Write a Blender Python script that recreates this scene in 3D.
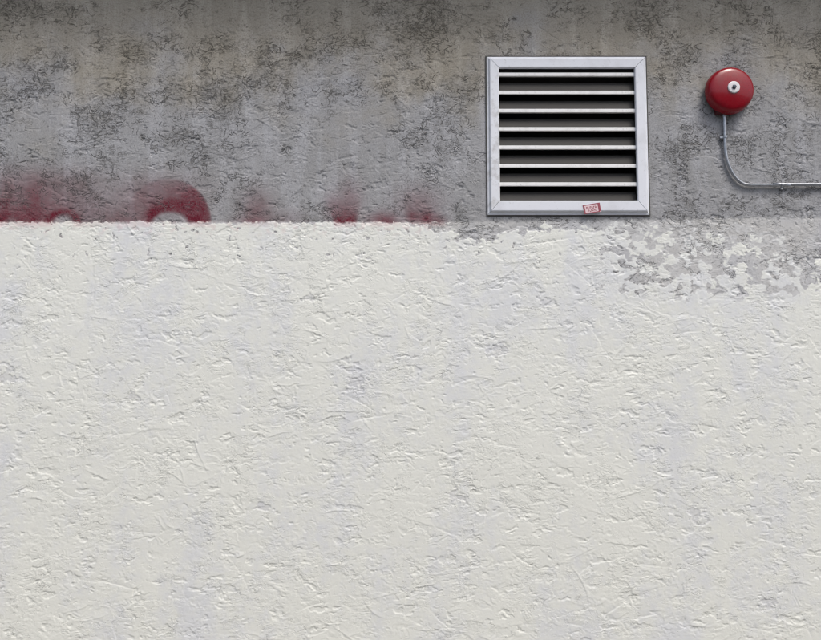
import bpy, bmesh, math, random
import numpy as np
from mathutils import Vector, Matrix

for o in list(bpy.data.objects):
    bpy.data.objects.remove(o)
SC = bpy.context.scene
COL = SC.collection
R = math.radians

# ------------------------------------------------------------------ camera
PW, PH = 821.0, 640.0
FPX = 620.0            # focal length in photo pixels
DIST = 2.48            # metres from the wall
CAMZ = 1.5
PITCH = R(3.6)
cam_d = bpy.data.cameras.new('camera')
cam_d.sensor_fit = 'HORIZONTAL'
cam_d.sensor_width = 36.0
cam_d.lens = 36.0 * FPX / PW
cam_d.clip_start = 0.05
cam_d.clip_end = 500
cam = bpy.data.objects.new('camera', cam_d)
COL.objects.link(cam)
cam.location = (0, -DIST, CAMZ)
cam.rotation_euler = (R(90) + PITCH, 0, 0)
SC.camera = cam

# ------------------------------------------------------------------ sky, sun, exposure
SUN_EL, SUN_AZ = R(59), R(34)      # azimuth: to the right of the camera's back
world = bpy.data.worlds.new('World')
SC.world = world
world.use_nodes = True
wn = world.node_tree
wn.nodes.clear()
sky = wn.nodes.new('ShaderNodeTexSky')
sky.sky_type = 'NISHITA'
sky.sun_disc = False
sky.sun_elevation = SUN_EL
sky.sun_rotation = math.pi - SUN_AZ
sky.dust_density = 4.0
sky.air_density = 1.0
hs = wn.nodes.new('ShaderNodeHueSaturation')
hs.inputs['Saturation'].default_value = 0.72      # thin cloud: a paler sky
bg = wn.nodes.new('ShaderNodeBackground')
bg.inputs['Strength'].default_value = 0.15
wo = wn.nodes.new('ShaderNodeOutputWorld')
wn.links.new(sky.outputs[0], hs.inputs['Color'])
wn.links.new(hs.outputs[0], bg.inputs['Color'])
wn.links.new(bg.outputs[0], wo.inputs['Surface'])

sd = bpy.data.lights.new('sun', 'SUN')
sd.energy = 1.4
sd.angle = R(18)
sd.color = (1.0, 0.97, 0.93)
sun = bpy.data.objects.new('sun', sd)
COL.objects.link(sun)
to_sun = Vector((math.sin(SUN_AZ) * math.cos(SUN_EL), -math.cos(SUN_AZ) * math.cos(SUN_EL), math.sin(SUN_EL)))
sun.rotation_euler = to_sun.to_track_quat('Z', 'Y').to_euler()
sun.location = (3, -6, 8)

SC.view_settings.view_transform = 'Standard'
SC.view_settings.look = 'None'
SC.view_settings.gamma = 1.0
SC.view_settings.exposure = 0.38
SC.cycles.use_denoising = True
SC.cycles.denoising_prefilter = 'ACCURATE'
SC.cycles.filter_width = 1.25
SC.cycles.max_bounces = 6

# ------------------------------------------------------------------ helpers
def at(px, py, depth=0.0):
    """photo pixel -> point on the plane `depth` metres in front of the wall"""
    cx, cz = (px - PW / 2) / FPX, -(py - PH / 2) / FPX
    dy = math.cos(PITCH) - cz * math.sin(PITCH)
    dz = math.sin(PITCH) + cz * math.cos(PITCH)
    t = (DIST - depth) / dy
    return Vector((cx * t, -depth, CAMZ + dz * t))

def wall_to_px(X, Z):
    """wall coordinates (arrays) -> photo pixel"""
    zz = Z - CAMZ
    ax = DIST * math.cos(PITCH) + zz * math.sin(PITCH)
    up = -DIST * math.sin(PITCH) + zz * math.cos(PITCH)
    return PW / 2 + FPX * X / ax, PH / 2 - FPX * up / ax

def tag(o, label=None, cat=None, group=None, kind=None):
    if label: o['label'] = label
    if cat: o['category'] = cat
    if group: o['group'] = group
    if kind: o['kind'] = kind
    return o

def empty(name, loc):
    o = bpy.data.objects.new(name, None)
    o.empty_display_size = 0.1
    COL.objects.link(o)
    o.location = loc
    return o

def obj(name, bm, mat, parent=None, smooth=False, bevel=0.0):
    """bm is in world metres; parented pieces keep world coordinates relative to the parent's base"""
    bmesh.ops.recalc_face_normals(bm, faces=bm.faces)
    if parent is not None:
        off = Vector(parent.location)
        p = parent.parent
        while p is not None:
            off += Vector(p.location); p = p.parent
        bmesh.ops.translate(bm, vec=-off, verts=bm.verts)
    me = bpy.data.meshes.new(name)
    bm.to_mesh(me); bm.free()
    if smooth:
        for p in me.polygons: p.use_smooth = True
    me.materials.append(mat)
    o = bpy.data.objects.new(name, me)
    COL.objects.link(o)
    if parent is not None: o.parent = parent
    if bevel:
        m = o.modifiers.new('bevel', 'BEVEL')
        m.width = bevel; m.segments = 2; m.limit_method = 'ANGLE'; m.angle_limit = R(40)
    return o

def add_box(bm, x0, x1, y0, y1, z0, z1):
    v = [bm.verts.new(p) for p in ((x0,y0,z0),(x1,y0,z0),(x1,y1,z0),(x0,y1,z0),(x0,y0,z1),(x1,y0,z1),(x1,y1,z1),(x0,y1,z1))]
    for f in ((0,1,2,3),(4,5,6,7),(0,1,5,4),(1,2,6,5),(2,3,7,6),(3,0,4,7)):
        bm.faces.new([v[i] for i in f])

def add_loft(bm, rings, cap=True, closed=True):
    """rings: lists of points of the same length, joined in order"""
    vr = [[bm.verts.new(p) for p in r] for r in rings]
    n = len(vr[0])
    for a, b in zip(vr, vr[1:]):
        for i in range(n if closed else n - 1):
            j = (i + 1) % n
            bm.faces.new((a[i], a[j], b[j], b[i]))
    if cap and closed:
        bm.faces.new(vr[0]); bm.faces.new(vr[-1])

def add_lathe(bm, c, prof, n=48, cap_end=True, cap_start=False):
    """prof: (radius, depth from the wall); axis points out of the wall through c (x, z)"""
    rings = []
    for r, d in prof:
        rings.append([bm.verts.new((c[0] + r * math.cos(2*math.pi*i/n), -d, c[1] + r * math.sin(2*math.pi*i/n))) for i in range(n)])
    for a, b in zip(rings, rings[1:]):
        for i in range(n):
            j = (i + 1) % n
            bm.faces.new((a[i], a[j], b[j], b[i]))
    if cap_end: bm.faces.new(rings[-1])
    if cap_start: bm.faces.new(rings[0])

def add_tube(bm, pts, r, n=16):
    rings = []
    for k, p in enumerate(pts):
        a = pts[max(0, k-1)]; b = pts[min(len(pts)-1, k+1)]
        t = (b - a).normalized()
        s = t.cross(Vector((0, 1, 0))).normalized()
        u = s.cross(t).normalized()
        rings.append([p + r * (math.cos(2*math.pi*i/n) * s + math.sin(2*math.pi*i/n) * u) for i in range(n)])
    add_loft(bm, rings)

# ------------------------------------------------------------------ node helpers
class NT:
    def __init__(self, name):
        self.m = bpy.data.materials.new(name)
        self.m.use_nodes = True
        self.t = self.m.node_tree
        self.b = self.t.nodes['Principled BSDF']
    def n(self, typ, **kw):
        x = self.t.nodes.new(typ)
        for k, v in kw.items(): setattr(x, k, v)
        return x
    def set(self, sock, v):
        if isinstance(v, bpy.types.NodeSocket): self.t.links.new(v, sock)
        else: sock.default_value = v
    def pos(self):
        g = self.n('ShaderNodeNewGeometry'); return g.outputs['Position']
    def obco(self):
        return self.n('ShaderNodeTexCoord').outputs['Object']
    def scale(self, vec, s):
        x = self.n('ShaderNodeVectorMath', operation='MULTIPLY')
        self.set(x.inputs[0], vec); x.inputs[1].default_value = s
        return x.outputs[0]
    def noise(self, vec, sc, det=4, rough=.55, dist=0.0):
        x = self.n('ShaderNodeTexNoise')
        self.set(x.inputs['Vector'], vec); x.inputs['Scale'].default_value = sc
        x.inputs['Detail'].default_value = det; x.inputs['Roughness'].default_value = rough
        x.inputs['Distortion'].default_value = dist
        return x.outputs['Fac']
    def attr(self, name):
        return self.n('ShaderNodeAttribute', attribute_name=name).outputs['Fac']
    def math(self, op, a, b=0.0, clamp=False):
        x = self.n('ShaderNodeMath', operation=op, use_clamp=clamp)
        self.set(x.inputs[0], a); self.set(x.inputs[1], b)
        return x.outputs[0]
    def ramp(self, v, a, b, c=0.0, d=1.0, smooth=True):
        x = self.n('ShaderNodeMapRange')
        x.interpolation_type = 'SMOOTHSTEP' if smooth else 'LINEAR'
        self.set(x.inputs[0], v)
        for i, q in zip((1, 2, 3, 4), (a, b, c, d)): self.set(x.inputs[i], q)
        return x.outputs[0]
    def mix(self, f, a, b):
        x = self.n('ShaderNodeMix', data_type='RGBA')
        self.set(x.inputs[0], f)
        self.set(x.inputs[6], a if isinstance(a, bpy.types.NodeSocket) else (*a, 1))
        self.set(x.inputs[7], b if isinstance(b, bpy.types.NodeSocket) else (*b, 1))
        return x.outputs[2]
    def bump(self, h, strength, dist):
        x = self.n('ShaderNodeBump')
        x.inputs['Strength'].default_value = strength; x.inputs['Distance'].default_value = dist
        self.set(x.inputs['Height'], h)
        self.t.links.new(x.outputs[0], self.b.inputs['Normal'])
    def out(self, col, rough=.6, metal=0.0, spec=.5):
        self.set(self.b.inputs['Base Color'], col if isinstance(col, bpy.types.NodeSocket) else (*col, 1))
        self.set(self.b.inputs['Roughness'], rough)
        self.b.inputs['Metallic'].default_value = metal
        self.b.inputs['Specular IOR Level'].default_value = spec
        return self.m

# ------------------------------------------------------------------ numpy noise
def lattice(seed):
    rg = np.random.RandomState(seed)
    ang = rg.rand(256, 256).astype(np.float32) * 2 * np.pi
    return np.cos(ang), np.sin(ang)

def perlin(x, y, seed=0):
    gx, gy = lattice(seed)
    gx = gx.ravel(); gy = gy.ravel()
    fx0 = np.floor(x); fy0 = np.floor(y)
    fx = (x - fx0).astype(np.float32); fy = (y - fy0).astype(np.float32)
    ix = fx0.astype(np.int32); iy = fy0.astype(np.int32)
    x0 = ix & 255; x1 = (ix + 1) & 255; y0 = (iy & 255) << 8; y1 = ((iy + 1) & 255) << 8
    u = fx * fx * fx * (fx * (fx * 6 - 15) + 10)
    v = fy * fy * fy * (fy * (fy * 6 - 15) + 10)
    def g(i, dx, dy): return gx[i] * dx + gy[i] * dy
    a = g(y0 + x0, fx, fy); b = g(y0 + x1, fx - 1, fy)
    c = g(y1 + x0, fx, fy - 1); d = g(y1 + x1, fx - 1, fy - 1)
    ab = a + u * (b - a); cd = c + u * (d - c)
    return (ab + v * (cd - ab)) * 1.5

def fbm(x, y, octv=4, seed=0, gain=.5):
    s = np.zeros_like(x, dtype=np.float32); amp = 1.0; f = 1.0
    for k in range(octv):
        s += amp * perlin(x * f + 17.3 * k, y * f - 9.1 * k, seed + k)
        amp *= gain; f *= 2.03
    return s

def sst(a, b, v):
    t = np.clip((v - a) / (b - a), 0, 1)
    return t * t * (3 - 2 * t)

# ------------------------------------------------------------------ vent rectangle on the wall
VX0 = (at(486, 58).x + at(488, 215).x) / 2
VX1 = (at(645.5, 58).x + at(648.5, 215).x) / 2
VZ1 = at(566, 57.5).z
VZ0 = at(566, 215.2).z
IX0 = (at(498.3, 70).x + at(499.6, 200).x) / 2
IX1 = (at(633.6, 70).x + at(636.4, 200).x) / 2
IZ1 = at(566, 69.5).z
IZ0 = at(566, 201.5).z

# ------------------------------------------------------------------ the stucco wall
FINE = 0.0026
XA, XB, ZA, ZB = -1.75, 1.75, 0.35, 3.03
WX0, WX1, WZ0, WZ1 = -6.0, 6.0, 0.0, 3.28
def graded(a, b, lo, hi):
    core = np.arange(a, b, FINE)
    def grow(start, end, sgn):
        out = []; s = FINE; p = start
        while abs(end - p) > 1e-6:
            s = min(s * 1.25, 0.05); p = p + sgn * s
            if (p - end) * sgn > 0 or abs(end - p) < s * .5: p = end
            out.append(p)
        return np.array(out)
    l = grow(core[0], lo, -1)[::-1]; r = grow(core[-1], hi, 1)
    return np.concatenate([l, core, r])
gxs = graded(XA, XB, WX0, WX1)
gzs = graded(ZA, ZB, WZ0, WZ1)
NX, NZ = len(gxs), len(gzs)
X, Z = np.meshgrid(gxs, gzs)
X = X.astype(np.float32); Z = Z.astype(np.float32)
U = X / .004 + 700; V = Z / .004 + 300          # one unit = one photo pixel at the wall
PX, PY = wall_to_px(X, Z)

wu = 7 * fbm(U / 26, V / 22, 3, 11); wv = 7 * fbm(U / 26, V / 22, 3, 21)
Uw = U + wu; Vw = V + wv
rough = sst(-.22, .42, fbm(U / 60, V / 40, 3, 31) + .40 * perlin(U / 22, V / 15, 35))
band = sst(226, 214, PY)                          # 1 on the bare band above, 0 below
fieldA = fbm((U + .45 * wu) / 17, (V + .45 * wv) / 9.5, 4, 41, .62)
thr = .46 - .22 * rough
pit = sst(0.0, .13, fieldA - thr)
fieldB = fbm((U + .6 * wu) / 46, (V + .6 * wv) / 24, 4, 51, .52) * 2.6 + fbm(U / 9, V / 6, 2, 58) * .25
fr = fieldB - np.floor(fieldB)
saw = fr - sst(.94, 1.0, fr)
lgate = sst(-.12, .30, fbm(U / 18, V / 12, 2, 61) + .2 * (rough - .5))
fieldC = fbm(U / 6, V / 3.4, 3, 71, .6)
cr = sst(.22, .36, fieldC) * (.3 + .7 * rough)
big = fbm(U / 160, V / 130, 2, 81)
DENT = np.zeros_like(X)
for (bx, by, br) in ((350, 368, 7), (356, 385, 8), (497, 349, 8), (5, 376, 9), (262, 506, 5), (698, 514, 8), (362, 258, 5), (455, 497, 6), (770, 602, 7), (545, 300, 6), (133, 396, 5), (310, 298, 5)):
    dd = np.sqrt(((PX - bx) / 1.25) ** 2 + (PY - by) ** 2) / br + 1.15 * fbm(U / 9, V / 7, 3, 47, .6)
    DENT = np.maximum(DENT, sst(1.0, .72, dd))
H = .0016 * big - .0023 * pit * (.3 + .7 * sst(-.1, .25, fbm(U / 30, V / 22, 2, 45))) + .0017 * (saw - .5) * lgate - .0005 * cr - .0022 * DENT
H += .00022 * fbm(U / 2.3, V / 1.9, 2, 91)

# trowel drags: short straight or slightly bowed ledges and grooves
rng = np.random.RandomState(5)
DRAG = np.zeros_like(H)
def sub(a, lo, hi): return np.searchsorted(a, lo), np.searchsorted(a, hi)
for k in range(420):
    cx = rng.uniform(-1.8, 1.8); cz = rng.uniform(.3, 3.05)
    L = rng.uniform(.02, .09) * (1.6 if rng.rand() < .18 else 1)
    an = rng.normal(0, .45) if rng.rand() < .7 else rng.uniform(-1.5, 1.5)
    bow = rng.normal(0, .12)
    w = rng.uniform(.0020, .0034); hgt = rng.uniform(.0010, .0024) * (1 if rng.rand() < .6 else -1)
    i0, i1 = sub(gzs, cz - L - .02, cz + L + .02); j0, j1 = sub(gxs, cx - L - .02, cx + L + .02)
    if i1 <= i0 or j1 <= j0: continue
    dx = X[i0:i1, j0:j1] - cx; dz = Z[i0:i1, j0:j1] - cz
    s = dx * math.cos(an) + dz * math.sin(an); t = -dx * math.sin(an) + dz * math.cos(an)
    t = t - bow * (s * s) / L + .0022 * perlin(s / .02 + k, t / .05, 95)
    env = np.clip(1 - (s / L) ** 2, 0, 1)
    prof = np.where(t > 0, np.exp(-t / (w * 3.2)), np.exp(-(t / (w * .55)) ** 2))
    H[i0:i1, j0:j1] += hgt * env * prof
    DRAG[i0:i1, j0:j1] = np.maximum(DRAG[i0:i1, j0:j1], env * np.exp(-(t / (w * .5)) ** 2))

for k in range(70):                                # long shallow trowel sweeps
    cx = rng.uniform(-1.8, 1.8); cz = rng.uniform(.3, 3.05)
    L = rng.uniform(.10, .26); an = rng.normal(.25, .6); bow = rng.normal(0, .35)
    w = rng.uniform(.0035, .007); hgt = rng.uniform(.0009, .0018) * (1 if rng.rand() < .5 else -1)
    i0, i1 = sub(gzs, cz - L - .06, cz + L + .06); j0, j1 = sub(gxs, cx - L - .06, cx + L + .06)
    if i1 <= i0 or j1 <= j0: continue
    dx = X[i0:i1, j0:j1] - cx; dz = Z[i0:i1, j0:j1] - cz
    s = dx * math.cos(an) + dz * math.sin(an); t = -dx * math.sin(an) + dz * math.cos(an)
    t = t - bow * (s * s) / L + .004 * perlin(s / .05 + k, t / .08, 96)
    env = np.clip(1 - (s / L) ** 2, 0, 1) * sst(-.5, .3, perlin(s / .04 + 3 * k, t / .04, 97))
    H[i0:i1, j0:j1] += hgt * env * np.where(t > 0, np.exp(-t / (w * 5)), np.exp(-(t / (w * .4)) ** 2))

# the coat of white paint: its signed edge in photo pixels (positive = painted)
ex = [-2000, 0, 400, 420, 440, 462, 476, 505, 530, 560, 600, 625, 650, 680, 720, 760, 800, 821, 2500]
ey = [222, 222.5, 223, 224, 229, 240, 243, 235, 230, 229, 229, 232, 236, 239, 242, 247, 262, 270, 268]
aa = [2.2, 2.2, 2.2, 5, 13, 13, 11, 10, 9, 9, 12, 16, 20, 22, 24, 26, 28, 28, 28]
edge = np.interp(PX, ex, ey); amp = np.interp(PX, ex, aa)
lump = fbm(U / 15, V / 12, 3, 101, .55)
rag = fbm(U / 5, V / 4, 3, 111, .6)
WP = (PY - edge) + amp * (lump * 1.0 + .35 * rag) + 1.2 * rag
# missed hollows inside the coat, mostly where the render is pitted
miss = fbm(U / 30, V / 30, 2, 121)
deepm = .0 * miss
isl = sst(.10, .34, fbm(U / 13, V / 10, 3, 127, .55) + .42 * np.exp(-((PY - 262) / 26) ** 2) * sst(585, 660, PX) - .12)
isl = isl * sst(575, 640, PX) * sst(312, 285, PY)
isl = np.maximum(isl, sst(.78, .9, fbm(U / 9, V / 8, 3, 129, .55)) * sst(270, 235, PY) * .9)
WP = np.clip(WP, -40, 8)
WP = WP - np.interp(PX, [540, 620], [40, 21]) * isl * (WP > 0)
WP = WP * np.interp(PX, [540, 650], [1, .24])
WP = np.clip(WP, -40, 40)
WP = np.clip(WP, -6, 6)
line = 219.5 + .8 * rag + np.interp(PX, [430, 660, 740, 821], [2.5, .5, -1.5, -2])
UC = np.clip(PY - line, -40, 40)                   # thin undercoat below the roller line
paint = sst(-.4, .8, WP)
H *= 1 - .30 * paint
H += .0011 * paint * np.interp(PX, [540, 640], [1, .35])

# around the vent frame the render was made good and lies flatter
dvx = np.maximum(np.maximum(VX0 - X, X - VX1), 0); dvz = np.maximum(np.maximum(VZ0 - Z, Z - VZ1), 0)
dv = np.sqrt(dvx**2 + dvz**2)
H *= .35 + .65 * sst(0, .06, dv)

# old red spray paint left above the roller line (soft masks in photo pixels)
def blob(cx, cy, rx, ry, p=1.0): return p * np.exp(-(((PX - cx) / rx) ** 2 + ((PY - cy) / ry) ** 2))
def ring(cx, cy, r, w, p=1.0, sq=1.0):
    d = np.sqrt((PX - cx) ** 2 + ((PY - cy) * sq) ** 2) - r
    return p * np.exp(-(d / w) ** 2)
def low(y0, y1): return sst(y0, y1, PY)
RED = np.zeros_like(H)
def addr(m):
    global RED
    RED = 1 - (1 - RED) * (1 - np.clip(m, 0, .97))
addr(blob(-2, 222, 14, 22, .97)); addr(blob(24, 224, 46, 20, .78)); addr(blob(36, 200, 13, 24, .38)); addr(blob(15, 195, 40, 34, .28))
addr(blob(66, 200, 36, 30, .22))
RED *= 1 - .9 * sst(1.25, .8, np.sqrt(((PX - 63) / 11) ** 2 + ((PY - 226) / 12) ** 2))
RED *= 1 - .8 * np.exp(-((PX - 11) / 5) ** 2 - ((PY - 226) / 7) ** 2)
addr(ring(63, 227, 15.5, 3.6, .92) * sst(96, 78, PX) * low(190, 212))
addr(blob(110, 214, 30, 12, .18)); addr(blob(126, 222, 16, 8, .30))
big_arc = ring(172, 236, 29, 8, .92) * sst(134, 150, PX)
hard = sst(1.6, -1.6, np.sqrt(((PX - 168) / 42.0) ** 2 + ((PY - 222) / 42.0) ** 2) * 42 - 43)
addr(big_arc * (.35 + .65 * hard)); addr(blob(198, 216, 15, 19, .97) * hard); addr(blob(192, 198, 20, 16, .6) * hard)
addr(blob(165, 195, 34, 20, .38) * (.4 + .6 * hard)); addr(blob(140, 205, 22, 22, .22))
RED *= 1 - .88 * sst(1.2, .86, np.sqrt(((PX - 170) / 18.5) ** 2 + ((PY - 226) / 13.5) ** 2))
addr(blob(257, 214, 13, 18, .36) + blob(250, 222, 14, 5, .3)); addr(blob(285, 222, 16, 10, .12))
addr(blob(344, 224, 22, 13, .96) * sst(-1.5, 1.5, PX - (334 - (224 - PY) * .28)) * sst(2.5, -2.5, PX - (356 + (224 - PY) * .2))); addr(blob(350, 203, 10, 18, .30)); addr(blob(334, 208, 8, 12, .28))
addr(blob(384, 222, 14, 8, .8)); addr(blob(412, 217, 6, 9, .5)); addr(blob(426, 218, 8, 7, .8)); addr(blob(438, 221, 7, 5, .5)); addr(blob(418, 205, 18, 14, .25))
RED *= np.clip(.97 + .18 * fbm(U / 12, V / 10, 3, 133, .6), .3, 1.15)
RED = np.clip(RED, 0, 1) ** .62
RED *= sst(150, 185, PY) * sst(-3, 2, -(UC - 4))
# flecks of red where the roller skipped, just below the line
addr(.5 * sst(.30, .5, fbm(U / 8, V / 6, 2, 131)) * np.exp(-((PY - 228) / 6) ** 2) * sst(452, 430, PX))

# dirt: mould patches with an outline of their own, and hairline crazing
mp = fbm(U / 58, V / 46, 3, 141)
for (bx, by, brx, bry, bp) in ((100, 140, 55, 26, .55), (400, 40, 50, 40, .5), (270, 85, 26, 30, .35), (190, 100, 60, 30, .3),
                              (30, 80, 30, 40, .35), (395, 185, 24, 26, .35), (240, 190, 22, 22, .25), (450, 90, 34, 30, .4),
                              (600, 35, 60, 12, .2), (770, 140, 40, 22, .4), (700, 150, 34, 18, .3), (745, 205, 40, 10, .6), (690, 205, 16, 12, .4),
                              (60, 125, 16, 18, -.6), (335, 150, 75, 55, -.85), (430, 190, 50, 40, -.3), (160, 190, 50, 20, -.4), (45, 30, 60, 20, -.3), (600, 20, 90, 20, -.3), (780, 165, 26, 14, -.3), (330, 190, 30, 20, -.2)):
    mp = mp + blob(bx, by, brx, bry, bp)
MOULD = np.clip(mp * 1.0 + .30, -1, 2)
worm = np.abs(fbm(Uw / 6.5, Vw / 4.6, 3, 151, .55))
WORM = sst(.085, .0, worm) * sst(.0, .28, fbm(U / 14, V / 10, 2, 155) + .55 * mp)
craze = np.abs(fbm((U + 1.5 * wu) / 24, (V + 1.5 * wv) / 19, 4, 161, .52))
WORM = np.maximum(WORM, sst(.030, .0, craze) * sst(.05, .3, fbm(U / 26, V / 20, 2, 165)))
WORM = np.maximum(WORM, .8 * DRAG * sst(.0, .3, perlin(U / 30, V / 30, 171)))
H -= .0011 * WORM * band                           # the crazing is also cut into the surface

# -- mesh arrays, split into the bare band and the painted field
hole_x = (X[:-1, :-1] > IX0 - .012) & (X[1:, 1:] < IX1 + .012)
hole_z = (Z[:-1, :-1] > IZ0 - .012) & (Z[1:, 1:] < IZ1 + .012)
hole = hole_x & hole_z
lower = (np.maximum(WP, UC)[:-1, :-1] > 0)
idx = np.arange(NX * NZ).reshape(NZ, NX)
quads = np.stack([idx[:-1, :-1], idx[:-1, 1:], idx[1:, 1:], idx[1:, :-1]], -1)
co = np.stack([X, -H, Z], -1).reshape(-1, 3)
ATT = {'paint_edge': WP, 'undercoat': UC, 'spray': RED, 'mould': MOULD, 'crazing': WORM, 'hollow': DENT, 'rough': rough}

def wall_part(name, facemask, mat, parent):
    q = quads[facemask & ~hole]
    used = np.unique(q)
    remap = np.full(NX * NZ, -1, np.int32); remap[used] = np.arange(len(used))
    q = remap[q].astype(np.int32)
    me = bpy.data.meshes.new(name)
    me.vertices.add(len(used)); me.vertices.foreach_set('co', co[used].astype(np.float32).ravel())
    me.loops.add(q.size); me.loops.foreach_set('vertex_index', q.ravel())
    me.polygons.add(len(q)); me.polygons.foreach_set('loop_start', np.arange(0, q.size, 4, dtype=np.int32))
    me.polygons.foreach_set('use_smooth', np.ones(len(q), bool))
    for k, a in ATT.items():
        at_ = me.attributes.new(k, 'FLOAT', 'POINT')
        at_.data.foreach_set('value', a.ravel()[used].astype(np.float32))
    me.update(calc_edges=True)
    me.materials.append(mat)
    o = bpy.data.objects.new(name, me)
    COL.objects.link(o); o.parent = parent
    return o

def stucco_material():
    t = NT('stucco')
    p = t.pos()
    # bare cement render, weathered
    n1 = t.noise(p, 3.2, 4, .6)
    n2 = t.noise(t.scale(p, (14, 1, 2.2)), 1.0, 4, .6)          # rain streaks
    nf = t.noise(p, 170, 3, .65)
    nm = t.noise(p, 46, 4, .65)
    rgh = t.attr('rough')
    bare = t.mix(t.ramp(n1, .35, .68), (.36, .362, .372), (.315, .315, .316))
    bare = t.mix(t.ramp(n2, .44, .64, 0, .75), bare, (.43, .434, .455))
    bare = t.mix(t.ramp(nf, .40, .66, 0, .42), bare, (.19, .19, .19))
    mould = t.attr('mould')
    mm = t.math('ADD', mould, t.math('MULTIPLY', t.math('SUBTRACT', nm, .5), 3.4))
    bare = t.mix(t.ramp(mm, .25, 1.6, 0, .44), bare, (.15, .148, .142))
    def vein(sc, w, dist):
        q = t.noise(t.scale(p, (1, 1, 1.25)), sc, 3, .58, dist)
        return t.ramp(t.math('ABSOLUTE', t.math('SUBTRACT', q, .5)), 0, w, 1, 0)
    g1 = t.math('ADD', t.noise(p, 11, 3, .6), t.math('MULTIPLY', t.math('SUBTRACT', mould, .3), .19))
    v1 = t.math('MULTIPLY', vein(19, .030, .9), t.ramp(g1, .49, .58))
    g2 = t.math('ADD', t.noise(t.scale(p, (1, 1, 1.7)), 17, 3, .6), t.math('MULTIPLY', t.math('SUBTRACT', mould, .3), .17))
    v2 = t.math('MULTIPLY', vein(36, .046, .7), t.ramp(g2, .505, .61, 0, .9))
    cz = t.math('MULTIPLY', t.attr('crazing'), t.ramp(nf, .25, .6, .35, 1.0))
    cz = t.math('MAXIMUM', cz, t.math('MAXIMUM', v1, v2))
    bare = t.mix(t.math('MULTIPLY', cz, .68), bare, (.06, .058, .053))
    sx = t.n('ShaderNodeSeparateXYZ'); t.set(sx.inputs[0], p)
    top_warmth = t.ramp(t.math('ADD', sx.outputs[2], t.math('MULTIPLY', t.math('SUBTRACT', n1, .5), 1.1)), 2.40, 2.90, 0, .9)
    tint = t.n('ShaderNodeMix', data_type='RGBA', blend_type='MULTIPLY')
    t.set(tint.inputs[0], top_warmth); t.set(tint.inputs[6], bare); tint.inputs[7].default_value = (1.10, 1.0, .80, 1)
    bare = tint.outputs[2]                                  # warmer, browner tint towards the top, with an uneven edge
    # red spray
    sp = t.attr('spray')
    spn = t.math('MULTIPLY', sp, t.ramp(nf, .3, .7, 1.12, .88), clamp=True)
    spn = t.math('MULTIPLY', spn, t.ramp(cz, 0, 1, 1, .5))
    red = t.mix(spn, bare, (.125, .006, .020))
    # undercoat below the roller line
    u = t.math('ADD', t.attr('undercoat'), t.math('MULTIPLY', t.math('SUBTRACT', nm, .5), 9.0))
    under = t.mix(t.ramp(n1, .4, .65), (.555, .55, .535), (.51, .515, .53))
    under = t.mix(t.ramp(t.noise(p, 60, 3, .7), .52, .72, 0, .6), under, (.30, .30, .302))
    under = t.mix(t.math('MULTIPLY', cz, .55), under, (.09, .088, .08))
    under = t.mix(t.math('MULTIPLY', sp, .6), under, (.35, .06, .08))
    c = t.mix(t.ramp(u, -1.6, 2.0, 0, .94), red, under)
    w = t.math('ADD', t.attr('paint_edge'), t.math('MULTIPLY', t.math('SUBTRACT', t.noise(p, 110, 3, .6), .5), 2.6))
    wl = t.noise(t.scale(p, (3.2, 1, 1.5)), 1.0, 5, .62)
    ws = t.noise(p, 21, 4, .65)
    wl2 = t.math('ADD', wl, t.math('MULTIPLY', t.math('SUBTRACT', ws, .5), .45))
    white = t.mix(t.ramp(wl2, .42, .72), (.79, .80, .743), (.715, .73, .74))
    white = t.mix(t.ramp(t.noise(p, 33, 4, .7, .4), .62, .78, 0, .25), white, (.56, .56, .60))
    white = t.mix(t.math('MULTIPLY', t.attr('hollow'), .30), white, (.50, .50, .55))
    white = t.mix(t.math('MULTIPLY', t.attr('spray'), .45), white, (.62, .36, .38))
    # a thin, brushed-out film of the same paint beyond the full coat
    film = t.ramp(t.math('ADD', w, t.math('MULTIPLY', t.math('SUBTRACT', ws, .5), 9.0)), -5.5, .5, 0, .78)
    film = t.math('MULTIPLY', film, t.ramp(u, -.5, 2.5))
    c = t.mix(film, c, (.63, .635, .635))
    c = t.mix(t.ramp(w, -.75, 1.0), c, white)
    # crisp small-scale relief: chipped trowel texture, horizontally drawn
    ps = t.scale(p, (1, 1, 1.75))
    rv = t.math('SUBTRACT', rgh, .5)
    def chip(sc, lo, hi, det, g, dist=0.0):
        return t.ramp(t.math('ADD', t.noise(ps, sc, det, .62, dist), t.math('MULTIPLY', rv, g)), lo, hi)
    k1 = chip(21, .600, .622, 5, .06, .35)
    k2 = chip(50, .615, .640, 3, .11)
    lap = t.noise(ps, 13, 5, .58, .5)                      # lapped skim: thin steps
    lap = t.math('FRACT', t.math('MULTIPLY', lap, 7.0))
    lap = t.math('MULTIPLY', t.math('SUBTRACT', lap, t.ramp(lap, .94, 1.0)), t.ramp(t.noise(p, 15, 3), .48, .58))
    zone = t.ramp(t.noise(p, 5.5, 4, .6), .44, .62, .16, 1.0)   # well-trowelled and coarse areas
    zone = t.math('MULTIPLY', zone, t.ramp(w, -.3, .7, 1.0, .66))     # paint fills the relief
    relief = t.math('ADD', t.math('MULTIPLY', k1, -.80), t.math('MULTIPLY', k2, -.30))
    relief = t.math('ADD', relief, t.math('MULTIPLY', lap, .60))
    relief = t.math('MULTIPLY', relief, zone)
    relief = t.math('ADD', relief, t.math('MULTIPLY', nf, .06))
    relief = t.math('ADD', relief, t.math('MULTIPLY', v1, t.ramp(w, -.3, .7, -.7, 0)))
    t.bump(relief, 1.0, .0028)
    rg = t.ramp(w, -.3, .7, .93, .62)
    return t.out(c, rg, 0, .35)

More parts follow.
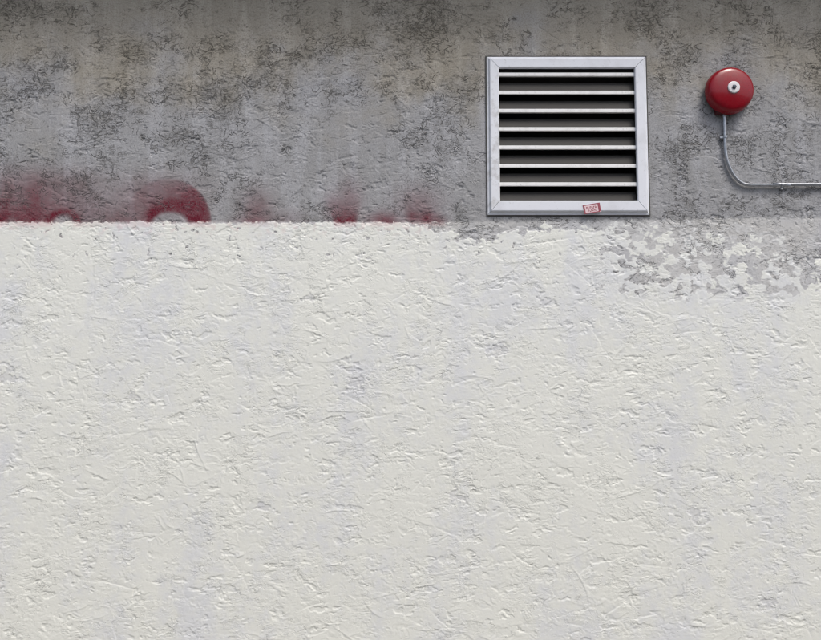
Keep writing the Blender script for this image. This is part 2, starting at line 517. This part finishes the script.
STUCCO = stucco_material()
wall = empty('stucco_wall', (0, 0, 0))
tag(wall, 'rough trowelled stucco wall, weathered grey band above, white roller paint below', 'wall')
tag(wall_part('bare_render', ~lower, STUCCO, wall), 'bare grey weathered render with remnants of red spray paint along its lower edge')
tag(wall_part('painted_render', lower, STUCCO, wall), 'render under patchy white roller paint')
t = NT('masonry'); MASON = t.out(t.mix(t.noise(t.pos(), 8, 4), (.30, .29, .27), (.22, .21, .20)), .9)
bm = bmesh.new()
for (a, b, c, d) in ((WX0, VX0 + .01, WZ0, WZ1), (VX1 - .01, WX1, WZ0, WZ1), (VX0 + .01, VX1 - .01, WZ0, VZ0 + .01), (VX0 + .01, VX1 - .01, VZ1 - .01, WZ1)):
    add_box(bm, a, b, .012, .24, c, d)
obj('masonry_core', bm, MASON, wall)

# ------------------------------------------------------------------ ground and eave (out of the frame, but they shape the light)
t = NT('pavement'); p = t.pos()
PAVE = t.out(t.mix(t.noise(p, 2.5, 6, .6), (.21, .205, .195), (.15, .148, .142)), .9)
bm = bmesh.new(); add_box(bm, -12, 12, -2.9, -.02, -.12, 0.0)
tag(obj('pavement', bm, PAVE, None, bevel=.01), kind='structure')
t = NT('asphalt'); p = t.pos()
ASPH = t.out(t.mix(t.noise(p, 40, 5, .7), (.06, .06, .06), (.10, .098, .095)), .9)
bm = bmesh.new(); s = 150; vs = [bm.verts.new(q) for q in ((-s, -s, -.125), (s, -s, -.125), (s, s, -.125), (-s, s, -.125))]; bm.faces.new(vs)
tag(obj('ground', bm, ASPH), kind='structure')

t = NT('shading_wall_concrete'); BCON = t.out(t.mix(t.noise(t.pos(), 3, 5, .6), (.36, .35, .33), (.27, .265, .255)), .9)
bw = empty('shading_wall', (0, -5.6, -.12))  # unseen wall, added opposite to cut low sky light on the lower stucco
tag(bw, 'plain concrete wall added out of view to shade the lower stucco wall', 'wall')
for k in range(6):
    bm = bmesh.new(); add_box(bm, -12 + 4 * k + .006, -8 + 4 * k - .006, -5.8, -5.6, -.12, 3.9); obj('shading_wall_panel', bm, BCON, bw, bevel=.01)
bm = bmesh.new(); add_box(bm, -12, 12, -5.84, -5.56, 3.903, 3.99); obj('shading_wall_coping', bm, BCON, bw, bevel=.01)
t = NT('soffit'); SOFF = t.out(t.mix(t.noise(t.pos(), 5, 4), (.46, .38, .28), (.36, .30, .22)), .8)
t = NT('fascia'); FASC = t.out(t.mix(t.noise(t.pos(), 9, 4), (.30, .29, .28), (.22, .21, .20)), .6)
EAVE_Z, EAVE_D = 3.29, .25
ev = empty('roof_eave', (0, -EAVE_D / 2, EAVE_Z))
tag(ev, 'boarded roof eave projecting over the top of the stucco wall', 'eave')
for k in range(4):
    y1 = -.006 - k * EAVE_D / 4; y0 = y1 - EAVE_D / 4 + .006
    bm = bmesh.new(); add_box(bm, WX0, WX1, y0, y1, EAVE_Z, EAVE_Z + .02); obj('soffit_board', bm, SOFF, ev, bevel=.002)
bm = bmesh.new(); add_box(bm, WX0, WX1, -EAVE_D - .03, -EAVE_D - .004, EAVE_Z - .02, EAVE_Z + .20); obj('fascia', bm, FASC, ev, bevel=.003)
bm = bmesh.new(); add_box(bm, WX0, WX1, -EAVE_D - .06, .30, EAVE_Z + .204, EAVE_Z + .24); obj('roof_deck', bm, FASC, ev)

# ------------------------------------------------------------------ louvred vent
def metal_white(name, base, dirty, scale, rough=.42):
    t = NT(name); p = t.obco()
    n = t.noise(p, scale, 5, .65); n2 = t.noise(p, 90, 3, .6)
    c = t.mix(t.ramp(n, .45, .72, 0, .5), base, dirty)
    c = t.mix(t.ramp(n2, .60, .75, 0, .30), c, tuple(v * .55 for v in dirty))
    t.bump(n2, .15, .0006)
    return t.out(c, t.ramp(n, .3, .7, rough, rough + .2), 0, .5)
FRAME = metal_white('frame_paint', (.76, .78, .83), (.60, .61, .64), 9)
FRAMEL = metal_white('flaked_frame_paint', (.75, .77, .81), (.33, .315, .29), 24)
LIP = metal_white('lip_paint', (.86, .86, .85), (.60, .59, .57), 14)
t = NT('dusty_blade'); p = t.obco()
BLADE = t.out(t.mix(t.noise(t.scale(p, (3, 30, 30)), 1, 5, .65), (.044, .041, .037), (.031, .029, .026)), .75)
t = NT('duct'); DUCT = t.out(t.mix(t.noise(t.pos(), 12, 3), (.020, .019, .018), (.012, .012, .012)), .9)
t = NT('sealant'); SEAL = t.out(t.mix(t.noise(t.pos(), 60, 3), (.055, .053, .05), (.10, .098, .092)), .85)

vent = empty('louvred_vent', ((VX0 + VX1) / 2, 0, VZ0))
tag(vent, 'square white-framed metal louvre vent with seven pale slats set in the grey render', 'vent')

# mitred rails: profile across the rail, from the outer edge to the opening (offset, depth)
RW = {'l': IX0 - VX0, 'r': VX1 - IX1, 't': VZ1 - IZ1, 'b': IZ0 - VZ0}
PROFILE = [(0.0, -.004), (0.0, .006), (.14, .0075), (.24, .0165), (.30, .018), (.94, .018), (1.0, .0155), (1.0, .003)]
def rail_pt(side, f, d, end, gap):
    """point on the rail of `side` at fraction f of its width, depth d, at one of its two mitred ends"""
    l = VX0 + f * RW['l']; r = VX1 - f * RW['r']; tp = VZ1 - f * RW['t']; bt = VZ0 + f * RW['b']
    if side == 't': return (l + gap if end == 0 else r - gap, -d, tp)
    if side == 'b': return (l + gap if end == 0 else r - gap, -d, bt)
    if side == 'l': return (l, -d, bt + gap if end == 0 else tp - gap)
    return (r, -d, bt + gap if end == 0 else tp - gap)
for side, nm, mt in (('t', 'top_rail', FRAME), ('b', 'bottom_rail', FRAME), ('l', 'side_rail', FRAMEL), ('r', 'side_rail', FRAME)):
    bm = bmesh.new()
    g = .0009 if side in 'tb' else .0004
    add_loft(bm, [[rail_pt(side, f, d, e, g) for f, d in PROFILE] for e in (0, 1)])
    obj(nm, bm, mt, vent, bevel=.0009)
# dark bead of sealant round the frame
bm = bmesh.new()
sb = .0048
for (a, b, c, d) in ((VX0 - sb, VX0 - .0003, VZ0 - sb, VZ1 + sb), (VX1 + .0003, VX1 + sb, VZ0 - sb, VZ1 + sb), (VX0 - .0003, VX1 + .0003, VZ0 - sb, VZ0 - .0003), (VX0 - .0003, VX1 + .0003, VZ1 + .0003, VZ1 + sb)):
    add_box(bm, a, b, -.0042, .01, c, d)
obj('sealant', bm, SEAL, vent)
# duct housing behind the slats
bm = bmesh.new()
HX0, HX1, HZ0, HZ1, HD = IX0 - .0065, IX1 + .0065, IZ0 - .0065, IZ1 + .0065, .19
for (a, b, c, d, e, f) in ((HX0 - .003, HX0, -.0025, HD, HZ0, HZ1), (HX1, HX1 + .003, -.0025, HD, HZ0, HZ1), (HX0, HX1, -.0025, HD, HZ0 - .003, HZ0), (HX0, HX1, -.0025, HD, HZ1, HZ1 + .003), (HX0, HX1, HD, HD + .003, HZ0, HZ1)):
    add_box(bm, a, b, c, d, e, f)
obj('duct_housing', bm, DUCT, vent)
# slats: pale front lip and a dark dusty blade running up and back
LIPH = .0145
lips_px = [75.0, 93.4, 111.4, 129.4, 147.6, 166.0, 184.6]
lip_z = [at(566, y).z for y in lips_px]
pitch = (lip_z[0] - lip_z[-1]) / 6
zs = [lip_z[0] - k * pitch for k in range(8)]
def slat_mesh(x0, x1):
    h = LIPH / 2
    bml = bmesh.new()
    prof = [(-.006, -h), (-.0065, -h + .0006), (-.0065, h - .0008), (-.0057, h), (.004, h), (.004, -h)]
    add_loft(bml, [[(x, y, z) for y, z in prof] for x in (x0, x1)])
    bmb = bmesh.new()
    prof = [(.0045, h - .004), (.0045, h - .0012), (.0145, .0400), (.0195, .0400), (.0195, .0470), (.0240, .0530), (.0260, .0515), (.0215, .0455), (.0215, .0380), (.0160, .0375)]
    add_loft(bmb, [[(x, y, z) for y, z in prof] for x in (x0 + .001, x1 - .001)])
    return bml, bmb
SX0, SX1 = IX0 - .004, IX1 + .004
first = None
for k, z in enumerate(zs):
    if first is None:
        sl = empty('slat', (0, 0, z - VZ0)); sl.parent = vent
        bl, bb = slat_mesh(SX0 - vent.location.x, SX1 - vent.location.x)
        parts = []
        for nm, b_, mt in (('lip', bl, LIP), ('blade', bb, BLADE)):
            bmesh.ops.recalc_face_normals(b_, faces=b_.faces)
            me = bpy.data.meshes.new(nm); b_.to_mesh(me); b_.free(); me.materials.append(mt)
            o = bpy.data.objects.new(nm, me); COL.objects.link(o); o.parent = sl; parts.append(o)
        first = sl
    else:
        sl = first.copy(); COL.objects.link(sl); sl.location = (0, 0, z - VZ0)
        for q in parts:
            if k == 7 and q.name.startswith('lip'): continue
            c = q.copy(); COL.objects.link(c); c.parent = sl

# sticker on the bottom rail
t = NT('sticker_paper'); STK = t.out(t.mix(t.noise(t.pos(), 160, 3), (.82, .66, .67), (.74, .52, .55)), .5)
t = NT('sticker_ink'); INK = t.out(t.mix(t.noise(t.pos(), 300, 3), (.24, .035, .055), (.38, .10, .13)), .5)
sc4 = [at(x, y, .0186) for x, y in ((582.6, 205.4), (599.6, 202.6), (601.2, 211.6), (584.6, 214.2))]
def sq(u, v, d=0.0):
    a = sc4[0].lerp(sc4[1], u); b = sc4[3].lerp(sc4[2], u); q = a.lerp(b, v)
    return Vector((q.x, q.y - d, q.z))
def sheet(bm, u0, v0, u1, v1, d0, d1, sk=0.0):
    a = [(u0 + sk, v0), (u1 + sk, v0), (u1 - sk, v1), (u0 - sk, v1)]
    add_loft(bm, [[sq(u, v, d0) for u, v in a], [sq(u, v, d1) for u, v in a]])
bm = bmesh.new(); sheet(bm, 0, 0, 1, 1, -.0004, .0004)
stk = obj('sticker', bm, STK, vent)
tag(stk, 'small tilted white and red sticker with worn red print on the bottom rail')
bm = bmesh.new()
for r_ in ((0, 0, 1, .09), (0, .90, .93, 1), (0, .09, .09, .90), (.86, .09, 1, .90)): sheet(bm, *r_, .0004, .0007)
obj('border', bm, INK, stk)
rs = random.Random(3)
for v0, v1, u0, u1, n in ((.26, .52, .17, .78, 6), (.62, .82, .26, .74, 6)):
    for i in range(n):
        w = (u1 - u0) / n; a = u0 + i * w
        bm = bmesh.new()
        vo = rs.uniform(-.03, .03)
        sheet(bm, a + w * .08, v0 + vo, a + w * .34, v1 + vo, .0004, .0007)
        if i % 2 == 0: sheet(bm, a + w * .36, v0 + vo, a + w * .78, v0 + .08 + vo, .0004, .0007)
        else: sheet(bm, a + w * .36, v1 - .08 + vo, a + w * .80, v1 + vo, .0004, .0007)
        if i % 3 != 1: sheet(bm, a + w * .56, v0 + .10 + vo, a + w * .82, v1 - .09 + vo, .0004, .0007)
        obj('letter', bm, INK, stk)

# ------------------------------------------------------------------ alarm bell
t = NT('red_gloss'); p = t.obco()
n = t.noise(p, 30, 4, .6)
RED_M = t.out(t.mix(t.ramp(n, .4, .75, 0, .6), (.255, .003, .011), (.20, .004, .012)), t.ramp(n, .3, .8, .24, .34), 0, .26)
t.b.inputs['Coat Weight'].default_value = .25
t.b.inputs['Coat Roughness'].default_value = .07
t.b.inputs['Anisotropic'].default_value = .45
tg = t.n('ShaderNodeTangent', direction_type='RADIAL', axis='Y')
t.t.links.new(tg.outputs[0], t.b.inputs['Tangent'])
t.bump(t.noise(p, 60, 3), .05, .002)
t = NT('bell_box_red'); BOX_M = t.out(t.mix(t.noise(t.pos(), 40, 3), (.10, .008, .012), (.05, .006, .008)), .5)
t = NT('white_nylon'); WHT = t.out(t.mix(t.noise(t.pos(), 120, 3), (.80, .79, .79), (.66, .64, .65)), .4)
t = NT('dark_steel'); STEEL = t.out(t.mix(t.noise(t.pos(), 200, 3), (.10, .12, .14), (.05, .05, .06)), .35, .9)

b_l, b_r = at(705.6, 91, .03), at(753.2, 91, .03)
b_t, b_b = at(729.5, 67.4, .03), at(729.5, 114.6, .03)
BC = (( b_l.x + b_r.x) / 2, (b_t.z + b_b.z) / 2)
BR = (b_r.x - b_l.x) / 2 * .992
bell = empty('alarm_bell', (BC[0], 0, BC[1]))
tag(bell, 'round glossy red alarm bell mounted on the grey render', 'alarm bell')
# gong: a hollow dish, rim near the wall
out = [(BR * .985, .018), (BR, .0195), (BR * .998, .026), (BR * .975, .038), (BR * .945, .0455), (BR * .90, .0505), (BR * .83, .0540),
       (BR * .70, .0570), (BR * .50, .0605), (BR * .32, .0628), (BR * .20, .0635), (BR * .06, .0635)]
inn = [(r - .003, d - .0035) for r, d in out[2:-2]][::-1]
bm = bmesh.new(); add_lathe(bm, BC, [(.004, .0595)] + inn + [(BR * .97, .0185)] + out, 96, cap_end=False)
obj('gong', bm, RED_M, bell, smooth=True)
bm = bmesh.new()
add_lathe(bm, BC, [(BR * .60, -.004), (BR * .60, .030), (BR * .55, .034)], 48, cap_end=True)
obj('base_plate', bm, BOX_M, bell)
bm = bmesh.new()
add_box(bm, BC[0] - .050, BC[0] - .008, -.026, .002, BC[1] - BR * .955, BC[1] - BR * .35)
obj('terminal_box', bm, BOX_M, bell, bevel=.006)
bm = bmesh.new(); add_lathe(bm, BC, [(.0235, .060), (.0245, .0645), (.0235, .0668), (.0205, .0675), (.010, .0668)], 40)
wsh = obj('washer', bm, WHT, bell, smooth=True)
bm = bmesh.new(); add_lathe(bm, BC, [(.0085, .0655), (.0085, .071), (.0070, .0722), (.0045, .0726)], 6)
obj('bolt', bm, STEEL, bell)

# ------------------------------------------------------------------ conduit
t = NT('galvanised'); p = t.pos()
ng = t.noise(p, 55, 4, .65)
GALV = t.out(t.mix(t.ramp(ng, .35, .7), (.46, .48, .51), (.33, .345, .37)), t.ramp(ng, .3, .7, .30, .45), .75)
CD, CR = .0120, .0062
P = [at(724.3, 110, CD), at(724.5, 128, CD), at(725.0, 146, CD), at(725.8, 154, CD), at(727.4, 161.5, CD), at(730.2, 169.0, CD), at(733.8, 175.2, CD), at(738.0, 180.2, CD),
     at(742.2, 183.2, CD), at(747.0, 184.7, CD), at(756, 185.1, CD), at(790, 184.9, CD), at(830, 184.6, CD)]
end = P[-1].copy(); end.x = 4.2; end.z -= .004; P.append(end)
# smooth the polyline with Catmull-Rom
Q = []
for i in range(len(P) - 1):
    p0, p1, p2, p3 = P[max(0, i-1)], P[i], P[i+1], P[min(len(P)-1, i+2)]
    if (p2 - p1).length > .5: Q += [p1]; continue
    for s_ in range(5):
        u = s_ / 5
        Q.append(.5 * ((2*p1) + (p2-p0)*u + (2*p0-5*p1+4*p2-p3)*u*u + (3*p1-p0-3*p2+p3)*u**3))
Q.append(P[-1])
con = empty('metal_conduit', (P[1].x, 0, P[9].z))
tag(con, 'thin grey metal conduit dropping from the red bell and bending right', 'conduit')
bm = bmesh.new(); add_tube(bm, Q, CR, 18); obj('pipe', bm, GALV, con, smooth=True)
bm = bmesh.new()
c0 = at(724.35, 113.2, CD); c1 = at(724.4, 117.0, CD)
add_tube(bm, [c0, c1], CR + .0022, 18); obj('coupling', bm, GALV, con, bevel=.001)
t = NT('screw_zinc'); ZINC = t.out(t.mix(t.noise(t.pos(), 200, 2), (.80, .80, .80), (.65, .65, .65)), .35, .6)
def saddle(c, along, w=.009, screw=True):
    """one-sided clip: hoop over the pipe, tab beside it with a screw"""
    bm = bmesh.new()
    a = along.normalized(); s = Vector((-a.z, 0, a.x))        # across the pipe
    if s.z > 0 or abs(s.z) < .3 and s.x < 0: s = -s
    r0, r1 = CR + .0006, CR + .0022
    pts = []
    for i in range(9):
        th = math.pi * (1.12 - i * 1.12 / 8)
        pts.append((math.cos(th), math.sin(th)))
    prof = [(r1 * x, r1 * y) for x, y in pts] + [(r1 + .0105, CR * -.9 + .003), (r1 + .0105, CR * -.9), (r0, CR * -.9)] + [(r0 * x, r0 * y) for x, y in pts[::-1]]
    add_loft(bm, [[c + a * e + s * q + Vector((0, -1, 0)) * d for q, d in prof] for e in (-w / 2, w / 2)])
    o = obj('clip', bm, GALV, con)
    if not screw: return
    sp_ = c + s * (r1 + .0056)
    bm = bmesh.new(); add_lathe(bm, (sp_.x, sp_.z), [(.0048, CD - CR * .9 + .002), (.0048, CD - CR * .9 + .0045), (.003, CD - CR * .9 + .0058)], 14)
    obj('screw', bm, ZINC, o)
saddle(at(725.0, 137, CD), Vector((.01, 0, -1)), screw=False)
saddle(at(782, 184.95, CD), Vector((1, 0, 0)))
